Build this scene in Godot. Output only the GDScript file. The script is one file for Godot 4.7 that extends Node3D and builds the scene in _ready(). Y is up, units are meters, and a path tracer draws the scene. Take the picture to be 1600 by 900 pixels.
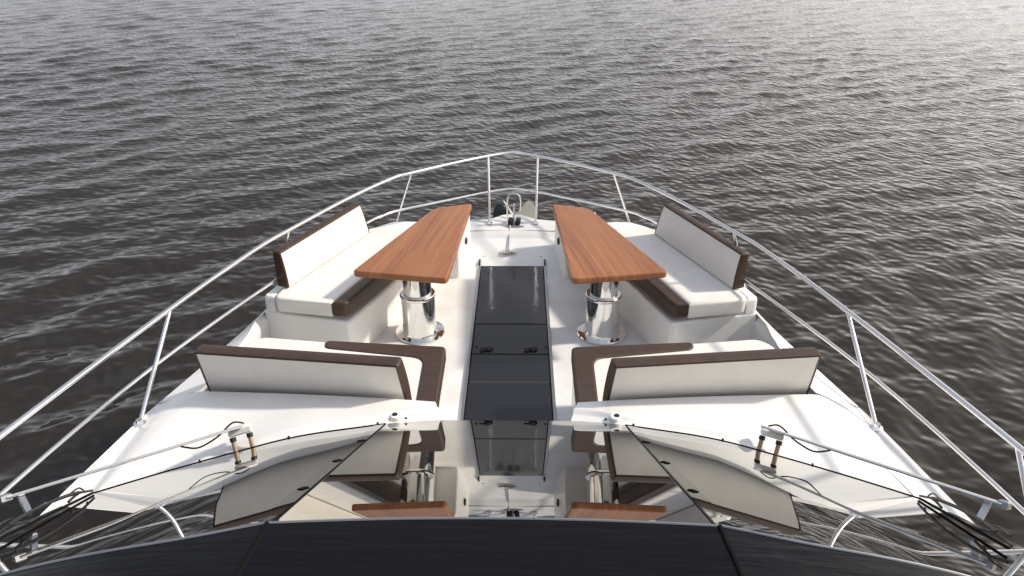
extends Node3D
# Bow lounge of a white motor yacht on dark, rippled water, seen from the flybridge.
# x = starboard, y = up, z = aft (the bow points to -z); the walkway floor is y = 0.

const WATER_Y := -1.55
var M := {}
var used := {}
var rng := RandomNumberGenerator.new()

# ------------------------------------------------------------------ mesh helpers
class Geo:
	var t := PackedVector3Array()
	func tri(a: Vector3, b: Vector3, c: Vector3):
		t.push_back(a); t.push_back(b); t.push_back(c)
	func quad(a: Vector3, b: Vector3, c: Vector3, d: Vector3):
		tri(a, b, c); tri(a, c, d)
	func loft(rows: Array, closed := false):
		for i in rows.size() - 1:
			var p: PackedVector3Array = rows[i]
			var q: PackedVector3Array = rows[i + 1]
			var n := p.size()
			for j in (n if closed else n - 1):
				var k := (j + 1) % n
				quad(p[j], q[j], q[k], p[k])
	func fan(ring: PackedVector3Array, flip := false):
		var c := Vector3.ZERO
		for p in ring: c += p
		c /= ring.size()
		for j in ring.size():
			var k := (j + 1) % ring.size()
			if flip: tri(c, ring[k], ring[j])
			else: tri(c, ring[j], ring[k])
	func tube(path: PackedVector3Array, r: float, sides := 10, r_end := -1.0):
		var rows := []
		var up := Vector3.UP
		var n := path.size()
		var side := Vector3.ZERO
		for i in n:
			var d := (path[mini(i + 1, n - 1)] - path[maxi(i - 1, 0)]).normalized()
			if i == 0:
				side = d.cross(up)
				if side.length() < 0.1: side = d.cross(Vector3.RIGHT)
			side = (side - d * side.dot(d)).normalized()
			var o := d.cross(side)
			var rr := r if r_end < 0 else lerpf(r, r_end, float(i) / (n - 1))
			var ring := PackedVector3Array()
			for k in sides:
				var a := TAU * k / sides
				ring.push_back(path[i] + (side * cos(a) + o * sin(a)) * rr)
			rows.push_back(ring)
		loft(rows, true)
		fan(rows[0], true); fan(rows[-1])
	func lathe(profile: Array, at: Vector3, seg := 32, basis := Basis.IDENTITY):
		var rows := []
		for p in profile:
			var ring := PackedVector3Array()
			for k in seg:
				var a := TAU * k / seg
				ring.push_back(at + basis * Vector3(cos(a) * p[0], p[1], sin(a) * p[0]))
			rows.push_back(ring)
		loft(rows, true)
		fan(rows[0], true); fan(rows[-1])
	func slab(poly: PackedVector2Array, profile: Array):
		# poly in (x, z); profile = [[inset, y], ...] from the underside to the top
		var n := poly.size()
		var area := 0.0
		for i in n: area += poly[i].cross(poly[(i + 1) % n])
		var sgn := signf(area)
		var mit := PackedVector2Array()
		for i in n:
			var e1 := (poly[i] - poly[(i + n - 1) % n]).normalized()
			var e2 := (poly[(i + 1) % n] - poly[i]).normalized()
			var n1 := Vector2(-e1.y, e1.x) * sgn
			var n2 := Vector2(-e2.y, e2.x) * sgn
			var m := (n1 + n2)
			mit.push_back(m / maxf(0.35, 1.0 + n1.dot(n2)))
		var rows := []
		for p in profile:
			var ring := PackedVector3Array()
			for i in n:
				var q: Vector2 = poly[i] + mit[i] * p[0]
				ring.push_back(Vector3(q.x, p[1], q.y))
			rows.push_back(ring)
		var before := t.size()
		loft(rows, true)
		for e in [0, rows.size() - 1]:
			var ring: PackedVector3Array = rows[e]
			var flat := PackedVector2Array()
			for p in ring: flat.push_back(Vector2(p.x, p.z))
			var ix := Geometry2D.triangulate_polygon(flat)
			for k in range(0, ix.size(), 3):
				var a := ring[ix[k]]; var b := ring[ix[k + 1]]; var c := ring[ix[k + 2]]
				var up := (b - a).cross(c - a).y < 0.0      # clockwise seen from above
				if up == (e != 0): tri(a, b, c)
				else: tri(a, c, b)
		# loft winding: turn the side faces outwards
		if sgn < 0:
			var top := before + (rows.size() - 1) * n * 6
			for k in range(before, top, 3):
				var x := t[k + 1]; t[k + 1] = t[k + 2]; t[k + 2] = x
	func box(at: Vector3, size: Vector3, basis := Basis.IDENTITY, bevel := 0.004):
		var g := Geo.new()
		var h := size / 2
		var b := minf(bevel, minf(h.x, minf(h.y, h.z)) * 0.8)
		g.slab(PackedVector2Array([Vector2(-h.x, -h.z), Vector2(h.x, -h.z), Vector2(h.x, h.z), Vector2(-h.x, h.z)]), [[b, -h.y], [0, -h.y + b], [0, h.y - b], [b, h.y]])
		for p in g.t: t.push_back(at + basis * p)
	func add(g: Geo):
		t.append_array(g.t)
	func mirrored(s: float) -> Geo:
		if s > 0: return self
		var g := Geo.new()
		g.t.resize(t.size())
		for k in range(0, t.size(), 3):
			g.t[k] = t[k] * Vector3(-1, 1, 1)
			g.t[k + 1] = t[k + 2] * Vector3(-1, 1, 1)
			g.t[k + 2] = t[k + 1] * Vector3(-1, 1, 1)
		return g
	func mesh(crease := 40.0, uv := Transform2D.IDENTITY) -> ArrayMesh:
		var n := t.size()
		var fn := PackedVector3Array(); fn.resize(n / 3)
		var at := {}
		for f in n / 3:
			fn[f] = -(t[f * 3 + 1] - t[f * 3]).cross(t[f * 3 + 2] - t[f * 3])
		for i in n:
			var k := Vector3i((t[i] * 20000.0).round())
			if not at.has(k): at[k] = PackedInt32Array()
			at[k].push_back(i / 3)
		var cosc := cos(deg_to_rad(crease))
		var unit := PackedVector3Array(); unit.resize(n / 3)
		for f in n / 3: unit[f] = fn[f].normalized()
		var V := PackedVector3Array(); var N := PackedVector3Array(); var U := PackedVector2Array()
		for f in n / 3:
			if fn[f].length_squared() < 1e-18: continue
			for c in 3:
				var i := f * 3 + c
				var s := Vector3.ZERO
				for o in at[Vector3i((t[i] * 20000.0).round())]:
					if unit[o].dot(unit[f]) > cosc: s += fn[o]
				V.push_back(t[i]); N.push_back(s.normalized() if s.length_squared() > 0 else unit[f])
				U.push_back(uv * Vector2(t[i].x, t[i].z))
		var a := []; a.resize(Mesh.ARRAY_MAX)
		a[Mesh.ARRAY_VERTEX] = V; a[Mesh.ARRAY_NORMAL] = N; a[Mesh.ARRAY_TEX_UV] = U
		var m := ArrayMesh.new()
		m.add_surface_from_arrays(Mesh.PRIMITIVE_TRIANGLES, a)
		return m

func smooth(pts: Array, steps := 8) -> PackedVector3Array:
	var out := PackedVector3Array()
	var n := pts.size()
	for i in n - 1:
		var a: Vector3 = pts[maxi(i - 1, 0)]; var b: Vector3 = pts[i]
		var c: Vector3 = pts[i + 1]; var d: Vector3 = pts[mini(i + 2, n - 1)]
		for k in steps:
			out.push_back(b.cubic_interpolate(c, a, d, float(k) / steps))
	out.push_back(pts[-1])
	return out

func resample(path: PackedVector3Array, n: int) -> PackedVector3Array:
	var len := 0.0
	var acc := PackedFloat32Array([0.0])
	for i in path.size() - 1:
		len += path[i].distance_to(path[i + 1]); acc.push_back(len)
	var out := PackedVector3Array()
	var j := 0
	for i in n:
		var w := len * i / (n - 1)
		while j < path.size() - 2 and acc[j + 1] < w: j += 1
		out.push_back(path[j].lerp(path[j + 1], clampf((w - acc[j]) / maxf(acc[j + 1] - acc[j], 1e-6), 0, 1)))
	return out

func at_len(path: PackedVector3Array, z: float) -> Vector3:    # the point of a rail path at that z
	for i in path.size() - 1:
		if (path[i].z - z) * (path[i + 1].z - z) <= 0.0 and path[i].z != path[i + 1].z:
			return path[i].lerp(path[i + 1], (z - path[i].z) / (path[i + 1].z - path[i].z))
	return path[-1]

func v2(a: Array) -> PackedVector2Array:
	var p := PackedVector2Array()
	for q in a: p.push_back(Vector2(q[0], q[1]))
	return p

func round_poly(pts: Array, r: Variant, seg := 5) -> PackedVector2Array:
	var out := PackedVector2Array()
	var n := pts.size()
	for i in n:
		var p := Vector2(pts[i][0], pts[i][1])
		var a := Vector2(pts[(i + n - 1) % n][0], pts[(i + n - 1) % n][1])
		var b := Vector2(pts[(i + 1) % n][0], pts[(i + 1) % n][1])
		var rad: float = r[i] if r is Array else r
		var da := (a - p); var db := (b - p)
		var k := minf(rad, minf(da.length(), db.length()) * 0.45)
		if k < 0.002:
			out.push_back(p); continue
		var s := p + da.normalized() * k; var e := p + db.normalized() * k
		for j in seg + 1:
			var w := float(j) / seg
			out.push_back(s.lerp(p, w).lerp(p.lerp(e, w), w))
	return out

# ------------------------------------------------------------------ naming
func numbered(called: String) -> String:
	if not used.has(called):
		used[called] = 0
		return called
	used[called] += 1
	return "%s_%03d" % [called, used[called]]

func thing(called: String, label: String, category: String, group := "") -> Node3D:
	var o := Node3D.new()
	o.name = numbered(called); add_child(o)
	o.set_meta("label", label); o.set_meta("category", category)
	if group: o.set_meta("group", group)
	return o

func part(called: String, g: Geo, m: Material, parent: Node, crease := 40.0, uv := Transform2D.IDENTITY) -> MeshInstance3D:
	var o := MeshInstance3D.new()
	o.mesh = g.mesh(crease, uv); o.material_override = m
	o.cast_shadow = GeometryInstance3D.SHADOW_CASTING_SETTING_ON
	o.name = called
	parent.add_child(o, true)
	return o

func lone(called: String, g: Geo, m: Material, label: String, category: String, group := "", crease := 40.0) -> MeshInstance3D:
	var o := part(numbered(called), g, m, self, crease)
	o.set_meta("label", label); o.set_meta("category", category)
	if group: o.set_meta("group", group)
	return o

# ------------------------------------------------------------------ materials
func mat(lin: Color, rough: float, metal := 0.0) -> StandardMaterial3D:
	var m := StandardMaterial3D.new()
	m.albedo_color = lin.linear_to_srgb(); m.roughness = rough; m.metallic = metal
	m.cull_mode = BaseMaterial3D.CULL_DISABLED
	return m

func fbm(seed_: int, freq: float, oct := 4) -> FastNoiseLite:
	var f := FastNoiseLite.new()
	f.seed = seed_; f.frequency = freq; f.noise_type = FastNoiseLite.TYPE_SIMPLEX_SMOOTH
	f.fractal_type = FastNoiseLite.FRACTAL_FBM; f.fractal_octaves = oct
	return f

func leather_bump(seed_: int) -> ImageTexture:
	# fine pebble grain with a few soft, wide dents
	var n := 256
	var fine := fbm(seed_, 0.16, 2); var wide := fbm(seed_ + 1, 0.012, 3)
	var a := fine.get_seamless_image(n, n); var b := wide.get_seamless_image(n, n)
	var im := Image.create(n, n, false, Image.FORMAT_RGBA8)
	for y in n:
		for x in n:
			var h := a.get_pixel(x, y).r * 0.22 + b.get_pixel(x, y).r * 0.75
			im.set_pixel(x, y, Color(h, h, h))
	im.bump_map_to_normal_map(4.0)
	return ImageTexture.create_from_image(im)

func tone(seed_: int, freq: float, lo: float, hi: float, warm := 0.0) -> ImageTexture:
	var n := 256
	var a := fbm(seed_, freq, 5).get_seamless_image(n, n)
	var im := Image.create(n, n, false, Image.FORMAT_RGB8)
	for y in n:
		for x in n:
			var h := lerpf(lo, hi, smoothstep(0.25, 0.75, a.get_pixel(x, y).r))
			im.set_pixel(x, y, Color(h, h - warm * (hi - h), h - 2.0 * warm * (hi - h)))
	return ImageTexture.create_from_image(im)

func wood_texture() -> ImageTexture:
	# lacquered mahogany veneer: strips of slightly different tone, pores drawn out along the grain
	var w := 512; var h := 1024
	var im := Image.create(w, h, false, Image.FORMAT_RGB8)
	var broad := fbm(7, 1.0, 3); var pore := fbm(9, 1.0, 2); var wave := fbm(11, 1.0, 2)
	var strip := []
	rng.seed = 41
	for k in 9: strip.push_back([rng.randf_range(-0.10, 0.10), rng.randf() * 90.0])
	for y in h:
		for x in w:
			var k := int(x / 57.0)
			var px := x + wave.get_noise_2d(x * 0.008, y * 0.0016) * 5.0
			var g := broad.get_noise_2d(px * 0.06 + strip[k][1], y * 0.0009)
			var p := pore.get_noise_2d(px * 0.42 + strip[k][1], y * 0.006)
			var fig := wave.get_noise_2d(px * 0.012 + strip[k][1] * 3.0, y * 0.0035)
			var f: float = 0.55 + g * 0.38 + p * 0.16 + fig * 0.1 + strip[k][0] * 1.2
			var c := Color(0.165, 0.055, 0.021).lerp(Color(0.39, 0.16, 0.064), clampf(f, 0, 1))
			if x % 57 == 0: c = c * 0.9
			im.set_pixel(x, y, c.linear_to_srgb())
	return ImageTexture.create_from_image(im)

func ripple_normals() -> ImageTexture:
	# tileable capillary ripples: many short sine waves with whole numbers of periods
	var n := 256
	rng.seed = 5
	var waves := []
	for k in 46:
		var f := rng.randf_range(3.0, 17.0)
		var a := rng.randf_range(-1.15, 1.15) + (PI if rng.randf() < 0.5 else 0.0) + 1.95
		waves.push_back([roundf(f * cos(a)), roundf(f * sin(a)), rng.randf() * TAU, pow(f, -1.25)])
	var hh := PackedFloat32Array(); hh.resize(n * n)
	for w in waves:
		for y in n:
			var py: float = w[1] * y / n * TAU + w[2]
			var kx: float = w[0] / n * TAU
			for x in n:
				hh[y * n + x] += sin(kx * x + py) * w[3]
	var im := Image.create(n, n, false, Image.FORMAT_RGB8)
	for y in n:
		for x in n:
			var dx := hh[y * n + (x + 1) % n] - hh[y * n + (x + n - 1) % n]
			var dy := hh[((y + 1) % n) * n + x] - hh[((y + n - 1) % n) * n + x]
			var v := Vector3(-dx * 2.4, dy * 2.4, 1.0).normalized()
			im.set_pixel(x, y, Color(v.x * 0.5 + 0.5, v.y * 0.5 + 0.5, v.z * 0.5 + 0.5))
	return ImageTexture.create_from_image(im)

func tri_map(m: StandardMaterial3D, scale: float):
	m.uv1_triplanar = true; m.uv1_world_triplanar = true
	m.uv1_scale = Vector3.ONE * scale

func make_materials():
	M.gelcoat = mat(Color(0.80, 0.798, 0.785), 0.22)
	M.gelcoat.albedo_texture = tone(21, 0.012, 0.985, 1.0, 0.2); tri_map(M.gelcoat, 0.55)
	M.hull = mat(Color(0.76, 0.76, 0.75), 0.12)
	M.floor = mat(Color(0.73, 0.735, 0.73), 0.5)
	M.floor.albedo_texture = tone(22, 0.02, 0.97, 1.0, 0.2); tri_map(M.floor, 0.6)
	M.cream = mat(Color(0.74, 0.72, 0.685), 0.62)
	M.cream.normal_enabled = true; M.cream.normal_texture = leather_bump(3); M.cream.normal_scale = 0.28
	M.cream.albedo_texture = tone(23, 0.012, 0.982, 1.0, 0.3); tri_map(M.cream, 1.6)
	M.brown = mat(Color(0.05, 0.028, 0.019), 0.5)
	M.brown.normal_enabled = true; M.brown.normal_texture = M.cream.normal_texture; M.brown.normal_scale = 0.35
	M.brown.albedo_texture = tone(24, 0.02, 0.93, 1.0, 0.2); tri_map(M.brown, 2.2)
	M.wood = mat(Color(1, 1, 1), 0.3)
	M.wood.albedo_texture = wood_texture()
	M.steel = mat(Color(0.86, 0.86, 0.86), 0.2, 1.0)
	M.chrome = mat(Color(0.82, 0.81, 0.79), 0.04, 1.0)
	M.alloy = mat(Color(0.42, 0.43, 0.45), 0.4, 1.0)
	M.paint = mat(Color(0.62, 0.61, 0.58), 0.35)
	M.black = mat(Color(0.012, 0.012, 0.013), 0.45)
	M.rubber = mat(Color(0.008, 0.008, 0.008), 0.8)
	M.rubber.metallic_specular = 0.15
	M.bronze = mat(Color(0.40, 0.31, 0.22), 0.35, 0.4)
	M.tint = mat(Color(0.012, 0.014, 0.02, 1), 0.12)
	M.tint.metallic_specular = 0.55
	M.tint.transparency = BaseMaterial3D.TRANSPARENCY_ALPHA
	M.tint.albedo_color.a = 0.72
	M.stair = mat(Color(0.10, 0.10, 0.11), 0.6)
	M.nosing = mat(Color(0.5, 0.48, 0.42), 0.4)
	M.mirror = mat(Color(0.33, 0.322, 0.305), 0.0, 1.0)
	M.frit = mat(Color(0.25, 0.243, 0.23), 0.0, 1.0)
	M.visor = mat(Color(0.005, 0.0055, 0.008), 0.14)
	M.visor.metallic_specular = 0.2
	M.visor.normal_enabled = true
	var st := fbm(31, 0.02, 4).get_seamless_image(256, 256)
	st.convert(Image.FORMAT_RGBA8)
	st.bump_map_to_normal_map(5.0)
	M.visor.normal_texture = ImageTexture.create_from_image(st); M.visor.normal_scale = 0.22
	tri_map(M.visor, 1.0); M.visor.uv1_scale = Vector3(0.45, 1.0, 4.5)
	M.grey = mat(Color(0.45, 0.45, 0.41), 0.5)
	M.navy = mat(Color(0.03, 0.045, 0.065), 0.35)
	M.water = mat(Color(0.0135, 0.0098, 0.0046), 0.07)
	M.water.normal_enabled = true; M.water.normal_texture = ripple_normals(); M.water.normal_scale = 0.3
	tri_map(M.water, 1.0 / 1.9)

# ------------------------------------------------------------------ sky
var sun_to := Vector3.ZERO

func make_sky() -> Sky:
	var w := 512; var h := 256
	var im := Image.create(w, h, false, Image.FORMAT_RGBF)
	var cl := fbm(77, 1.0, 4)
	for y in h:
		var el := PI / 2 - (y + 0.5) / h * PI
		for x in w:
			var a := (x + 0.5) / w * TAU
			var d := Vector3(sin(a) * cos(el), sin(el), -cos(a) * cos(el))
			var up := maxf(d.y, 0.0)
			var elev := rad_to_deg(asin(up))
			var band := exp(-elev / 16.0)
			var flat := Vector2(d.x, d.z).normalized().dot(Vector2(sun_to.x, sun_to.z).normalized())
			var daz := rad_to_deg(acos(clampf(flat, -1, 1)))
			var gam := rad_to_deg(acos(clampf(d.dot(sun_to), -1, 1)))
			# blue overhead, a pale haze band round the horizon that is warmest and brightest under the sun
			var c := Color(0.115, 0.128, 0.16) * (1.0 + 0.6 * up + 6.0 * pow(up, 4.0))
			c += Color(0.57, 0.60, 0.67) * band
			c += Color(1.0, 0.90, 0.76) * (4.4 * exp(-daz / 40.0) * exp(-elev / 21.0) + 0.9 * exp(-gam / 14.0))
			var k := cl.get_noise_3d(d.x * 1.6, d.y * 4.0, d.z * 1.6)
			c = c * (1.0 + 0.22 * k)
			im.set_pixel(x, y, c)
	var p := PanoramaSkyMaterial.new()
	p.panorama = ImageTexture.create_from_image(im)
	var s := Sky.new(); s.sky_material = p
	return s

# ------------------------------------------------------------------ windscreen surface
const SLOPE := 0.49306              # 28.25 degrees
var T := Vector3(0, sin(SLOPE), cos(SLOPE))      # up the glass, aft
var NB := Vector3(0, cos(SLOPE), -sin(SLOPE))
const SEAM := Vector3(0.641, 0.695, -3.141)
var prof := []                      # the bend of a side pane: [u, across, drop, angle]

func make_profile():
	var ex := 0.0; var en := 0.0; var last := deg_to_rad(7.0)
	prof.push_back([0.0, 0.0, 0.0, last])
	for i in range(1, 161):
		var u := i * 0.01
		var a := deg_to_rad(7.0 + 22.0 * clampf(u - 0.3, 0.0, 0.35))
		ex += 0.01 * cos((a + last) / 2); en -= 0.01 * sin((a + last) / 2); last = a
		prof.push_back([u, ex, en, a])

func glass(u: float, v: float) -> Vector3:       # starboard side pane; u outboard from the seam, v up the slope
	var i := clampi(int(u * 100.0), 0, 159)
	var w := u * 100.0 - i
	var ex := lerpf(prof[i][1], prof[i + 1][1], w); var en := lerpf(prof[i][2], prof[i + 1][2], w)
	return SEAM + Vector3.RIGHT * ex + NB * en + T * v

func glass_normal(u: float) -> Vector3:
	var i := clampi(int(u * 100.0), 0, 159)
	var a: float = lerpf(prof[i][3], prof[i + 1][3], u * 100.0 - i)
	return NB * cos(a) + Vector3.RIGHT * sin(a)

func curve_at(pts: Array, x: float) -> float:     # smooth interpolation of [x, y] pairs
	for i in pts.size() - 1:
		if x <= pts[i + 1][0] or i == pts.size() - 2:
			var w: float = clampf((x - pts[i][0]) / (pts[i + 1][0] - pts[i][0]), 0, 1)
			var y0: float = pts[maxi(i - 1, 0)][1]; var y3: float = pts[mini(i + 2, pts.size() - 1)][1]
			return cubic_interpolate(pts[i][1], pts[i + 1][1], y0, y3, w)
	return pts[0][1]

const BASE := [[0.0, -0.059], [0.13, -0.044], [0.35, -0.019], [0.53, 0.002], [0.70, 0.028], [0.94, 0.063], [1.15, 0.12], [1.31, 0.19], [1.43, 0.253]]
const BROW := [[0.0, 1.805], [0.215, 1.868], [0.4, 1.898], [0.645, 1.905], [1.0, 1.9], [1.45, 1.88]]
func base_v(u: float) -> float: return curve_at(BASE, u)
func brow_v(u: float) -> float: return curve_at(BROW, u)
func front_v(x: float) -> float:                  # the centre pane's lower edge
	var a := absf(x)
	return lerpf(-0.195, -0.059, pow(clampf((a - 0.40) / 0.241, 0, 1), 1.6))

func with_normals(rows: Array, normals: Array, uv := 1.0) -> ArrayMesh:
	var V := PackedVector3Array(); var N := PackedVector3Array(); var U := PackedVector2Array(); var I := PackedInt32Array()
	var n: int = rows[0].size()
	for i in rows.size():
		V.append_array(rows[i]); N.append_array(normals[i])
		for p in rows[i]: U.push_back(Vector2(p.x, p.z) * uv)
	for i in rows.size() - 1:
		for j in n - 1:
			var a := i * n + j
			var f := -(V[a + n] - V[a]).cross(V[a + n + 1] - V[a])
			if f.dot(N[a]) > 0: I.append_array(PackedInt32Array([a, a + n, a + n + 1, a, a + n + 1, a + 1]))
			else: I.append_array(PackedInt32Array([a, a + n + 1, a + n, a, a + 1, a + n + 1]))
	var arr := []; arr.resize(Mesh.ARRAY_MAX)
	arr[Mesh.ARRAY_VERTEX] = V; arr[Mesh.ARRAY_NORMAL] = N; arr[Mesh.ARRAY_TEX_UV] = U; arr[Mesh.ARRAY_INDEX] = I
	var m := ArrayMesh.new(); m.add_surface_from_arrays(Mesh.PRIMITIVE_TRIANGLES, arr)
	return m

func put(called: String, m: Mesh, mt: Material, parent: Node) -> MeshInstance3D:
	var o := MeshInstance3D.new()
	o.mesh = m; o.material_override = mt; o.name = called
	parent.add_child(o, true)
	return o

# ------------------------------------------------------------------ water
func make_water():
	rng.seed = 1234
	var W := []        # direction, wave number, amplitude, phase, slow-warp share
	for k in 54:
		var lam: float = 0.26 * pow(2.0 / 0.26, pow(rng.randf(), 1.1))
		var ang := deg_to_rad(122.0) + rng.randfn(0.0, 0.38 if lam > 0.9 else 0.75)
		if k < 7:            # the wind's main train: long parallel crests
			lam = rng.randf_range(0.85, 1.5); ang = deg_to_rad(134.0) + rng.randfn(0.0, 0.22)
		var d := Vector2(cos(ang), -sin(ang))
		var kk := TAU / lam
		var slope := 0.0215 * (1.3 if k < 7 else (1.25 if lam > 0.8 else 0.95))
		W.push_back([d.x * kk, d.y * kk, slope / kk, rng.randf() * TAU, lam])
	var warp := fbm(3, 0.05, 2); var gust := fbm(8, 0.035, 3)
	var angles := PackedFloat32Array()
	var dense := 820
	for i in dense + 1: angles.push_back(lerpf(-0.92, 0.92, float(i) / dense))
	for i in range(1, 70): angles.push_back(0.92 + (TAU - 1.84) * i / 70.0)
	angles.push_back(TAU - 0.92)
	var radii := PackedFloat32Array()
	var r := 2.6
	while r < 150.0:
		radii.push_back(r); r *= 1.0052
	while r < 5000.0:
		radii.push_back(r); r *= 1.06
	radii.push_back(5000.0)
	var nc := angles.size(); var nr := radii.size()
	var V := PackedVector3Array(); V.resize(nc * nr)
	var kx := PackedFloat32Array(); var kz := PackedFloat32Array(); var am := PackedFloat32Array(); var ph := PackedFloat32Array()
	for w in W:
		kx.push_back(w[0]); kz.push_back(w[1]); am.push_back(w[2]); ph.push_back(w[3])
	var amps := PackedFloat32Array(); amps.resize(W.size())
	for i in nr:
		var rr := radii[i]
		var step := rr * 0.0052
		var fade := clampf((150.0 - rr) / 60.0, 0, 1)
		var live := 0
		for k in W.size():
			amps[k] = am[k] * fade * lerpf(1.0, 0.6, clampf((rr - 12.0) / 30.0, 0, 1)) * clampf((W[k][4] / step - 2.2) / 1.5, 0, 1)
		for j in nc:
			var x := sin(angles[j]) * rr; var z := -cos(angles[j]) * rr
			var y := 0.0
			if fade > 0.0 and (j <= dense or rr > 3.0):
				var q := warp.get_noise_2d(x, z) * 3.0
				var g := 1.0 + 0.55 * gust.get_noise_2d(x, z)
				for k in kx.size():
					var s := sin(kx[k] * x + kz[k] * z + ph[k] + q)
					y += amps[k] * (s + 0.38 * s * s)
				y *= g
			V[i * nc + j] = Vector3(x, WATER_Y + y, z)
	var N := PackedVector3Array(); N.resize(nc * nr)
	for i in nr:
		var i0 := maxi(i - 1, 0) * nc; var i1 := mini(i + 1, nr - 1) * nc
		for j in nc:
			var a := V[i1 + j] - V[i0 + j]
			var b := V[i * nc + mini(j + 1, nc - 1)] - V[i * nc + maxi(j - 1, 0)]
			var n := b.cross(a)
			N[i * nc + j] = (n if n.y > 0 else -n).normalized()
	var I := PackedInt32Array(); I.resize((nr - 1) * (nc - 1) * 6)
	var p := 0
	for i in nr - 1:
		for j in nc - 1:
			var a := i * nc + j
			I[p] = a; I[p + 1] = a + nc; I[p + 2] = a + nc + 1
			I[p + 3] = a; I[p + 4] = a + nc + 1; I[p + 5] = a + 1
			p += 6
	var arr := []; arr.resize(Mesh.ARRAY_MAX)
	arr[Mesh.ARRAY_VERTEX] = V; arr[Mesh.ARRAY_NORMAL] = N; arr[Mesh.ARRAY_INDEX] = I
	var m := ArrayMesh.new(); m.add_surface_from_arrays(Mesh.PRIMITIVE_TRIANGLES, arr)
	var o := put("water", m, M.water, self)
	o.set_meta("kind", "structure")

# ------------------------------------------------------------------ the yacht
const GUN := [[0.0, 0.27, -7.34], [0.1, 0.268, -7.33], [0.25, 0.255, -7.24], [0.5, 0.25, -7.19], [0.95, 0.25, -7.15], [1.24, 0.26, -7.09], [1.45, 0.27, -6.85], [1.62, 0.28, -6.42], [1.78, 0.29, -5.92], [1.92, 0.29, -5.40], [1.97, 0.31, -5.0], [2.0, 0.35, -4.65], [2.04, 0.42, -4.15], [2.09, 0.47, -3.72], [2.13, 0.50, -3.415], [2.222, 0.525, -2.73], [2.29, 0.535, -2.2], [2.36, 0.54, -1.4], [2.42, 0.54, 0.0], [2.42, 0.55, 6.0]]

func gunwale() -> PackedVector3Array:
	var a := []
	for g in GUN: a.push_back(Vector3(g[0], g[1], g[2]))
	return smooth(a, 6)

func deck_height(p: Vector3) -> float: return p.y

func make_yacht():
	var yacht := thing("motor_yacht", "white motor yacht whose foredeck carries the bow lounge and dark windscreen", "yacht")
	var G := gunwale()
	# hull sides with a chamfered deck edge
	var hull := Geo.new()
	for s in [1.0, -1.0]:
		var h := Geo.new()
		var rows := []
		for lay in [[0.0, 0.0], [0.012, -0.012], [0.045, -0.05], [0.055, -0.09], [0.03, -0.32], [-0.12, -1.0], [-0.35, -1.9]]:
			var row := PackedVector3Array()
			for i in G.size():
				var d := (G[mini(i + 1, G.size() - 1)] - G[maxi(i - 1, 0)]); d.y = 0; d = d.normalized()
				var out := Vector3(-d.z, 0, d.x)
				if i == 0: out = Vector3(0, 0, -1)
				var q: Vector3 = G[i] + out * lay[0] + Vector3.UP * lay[1]
				q.x = maxf(q.x, 0.0)
				row.push_back(q)
			rows.push_back(row)
		h.loft(rows)
		hull.add(h.mirrored(s))
	part("hull", hull, M.hull, yacht)
	# walkway floor: two strips beside the hatch, the foot of the bow and the raised lip
	var fl := Geo.new()
	for s in [1.0, -1.0]:
		var f := Geo.new()
		var a := []
		for z in [-2.6, -4.0, -5.2, -6.0, -6.62]:
			a.push_back(PackedVector3Array([Vector3(0.335, 0, z), Vector3(0.8, 0, z), Vector3(1.45, 0, z)]))
		f.loft(a)
		var b := []
		for q in [[-6.62, 0.0], [-6.75, 0.035], [-6.9, 0.09], [-7.0, 0.125], [-7.03, 0.135], [-7.06, 0.17], [-7.1, 0.19]]:
			b.push_back(PackedVector3Array([Vector3(0, q[1], q[0]), Vector3(0.335, q[1], q[0]), Vector3(0.8, q[1], q[0] + 0.01), Vector3(1.2, q[1], q[0] + 0.06)]))
		var lip := PackedVector3Array()
		for q in [0, 3, 12, 18, 23, 30]: lip.push_back(gunwale()[q])
		var fore := PackedVector3Array()
		for p in lip: fore.push_back(Vector3(p.x, 0.19, lerpf(-7.1, -7.04, p.x / 1.24)))
		f.loft([fore, lip])
		f.loft(b)
		fl.add(f.mirrored(s))
	part("walkway_floor", fl, M.floor, yacht, 60)
	for s in [1.0, -1.0]:
		make_side(yacht, s, G)
	make_hatch(yacht)

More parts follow.
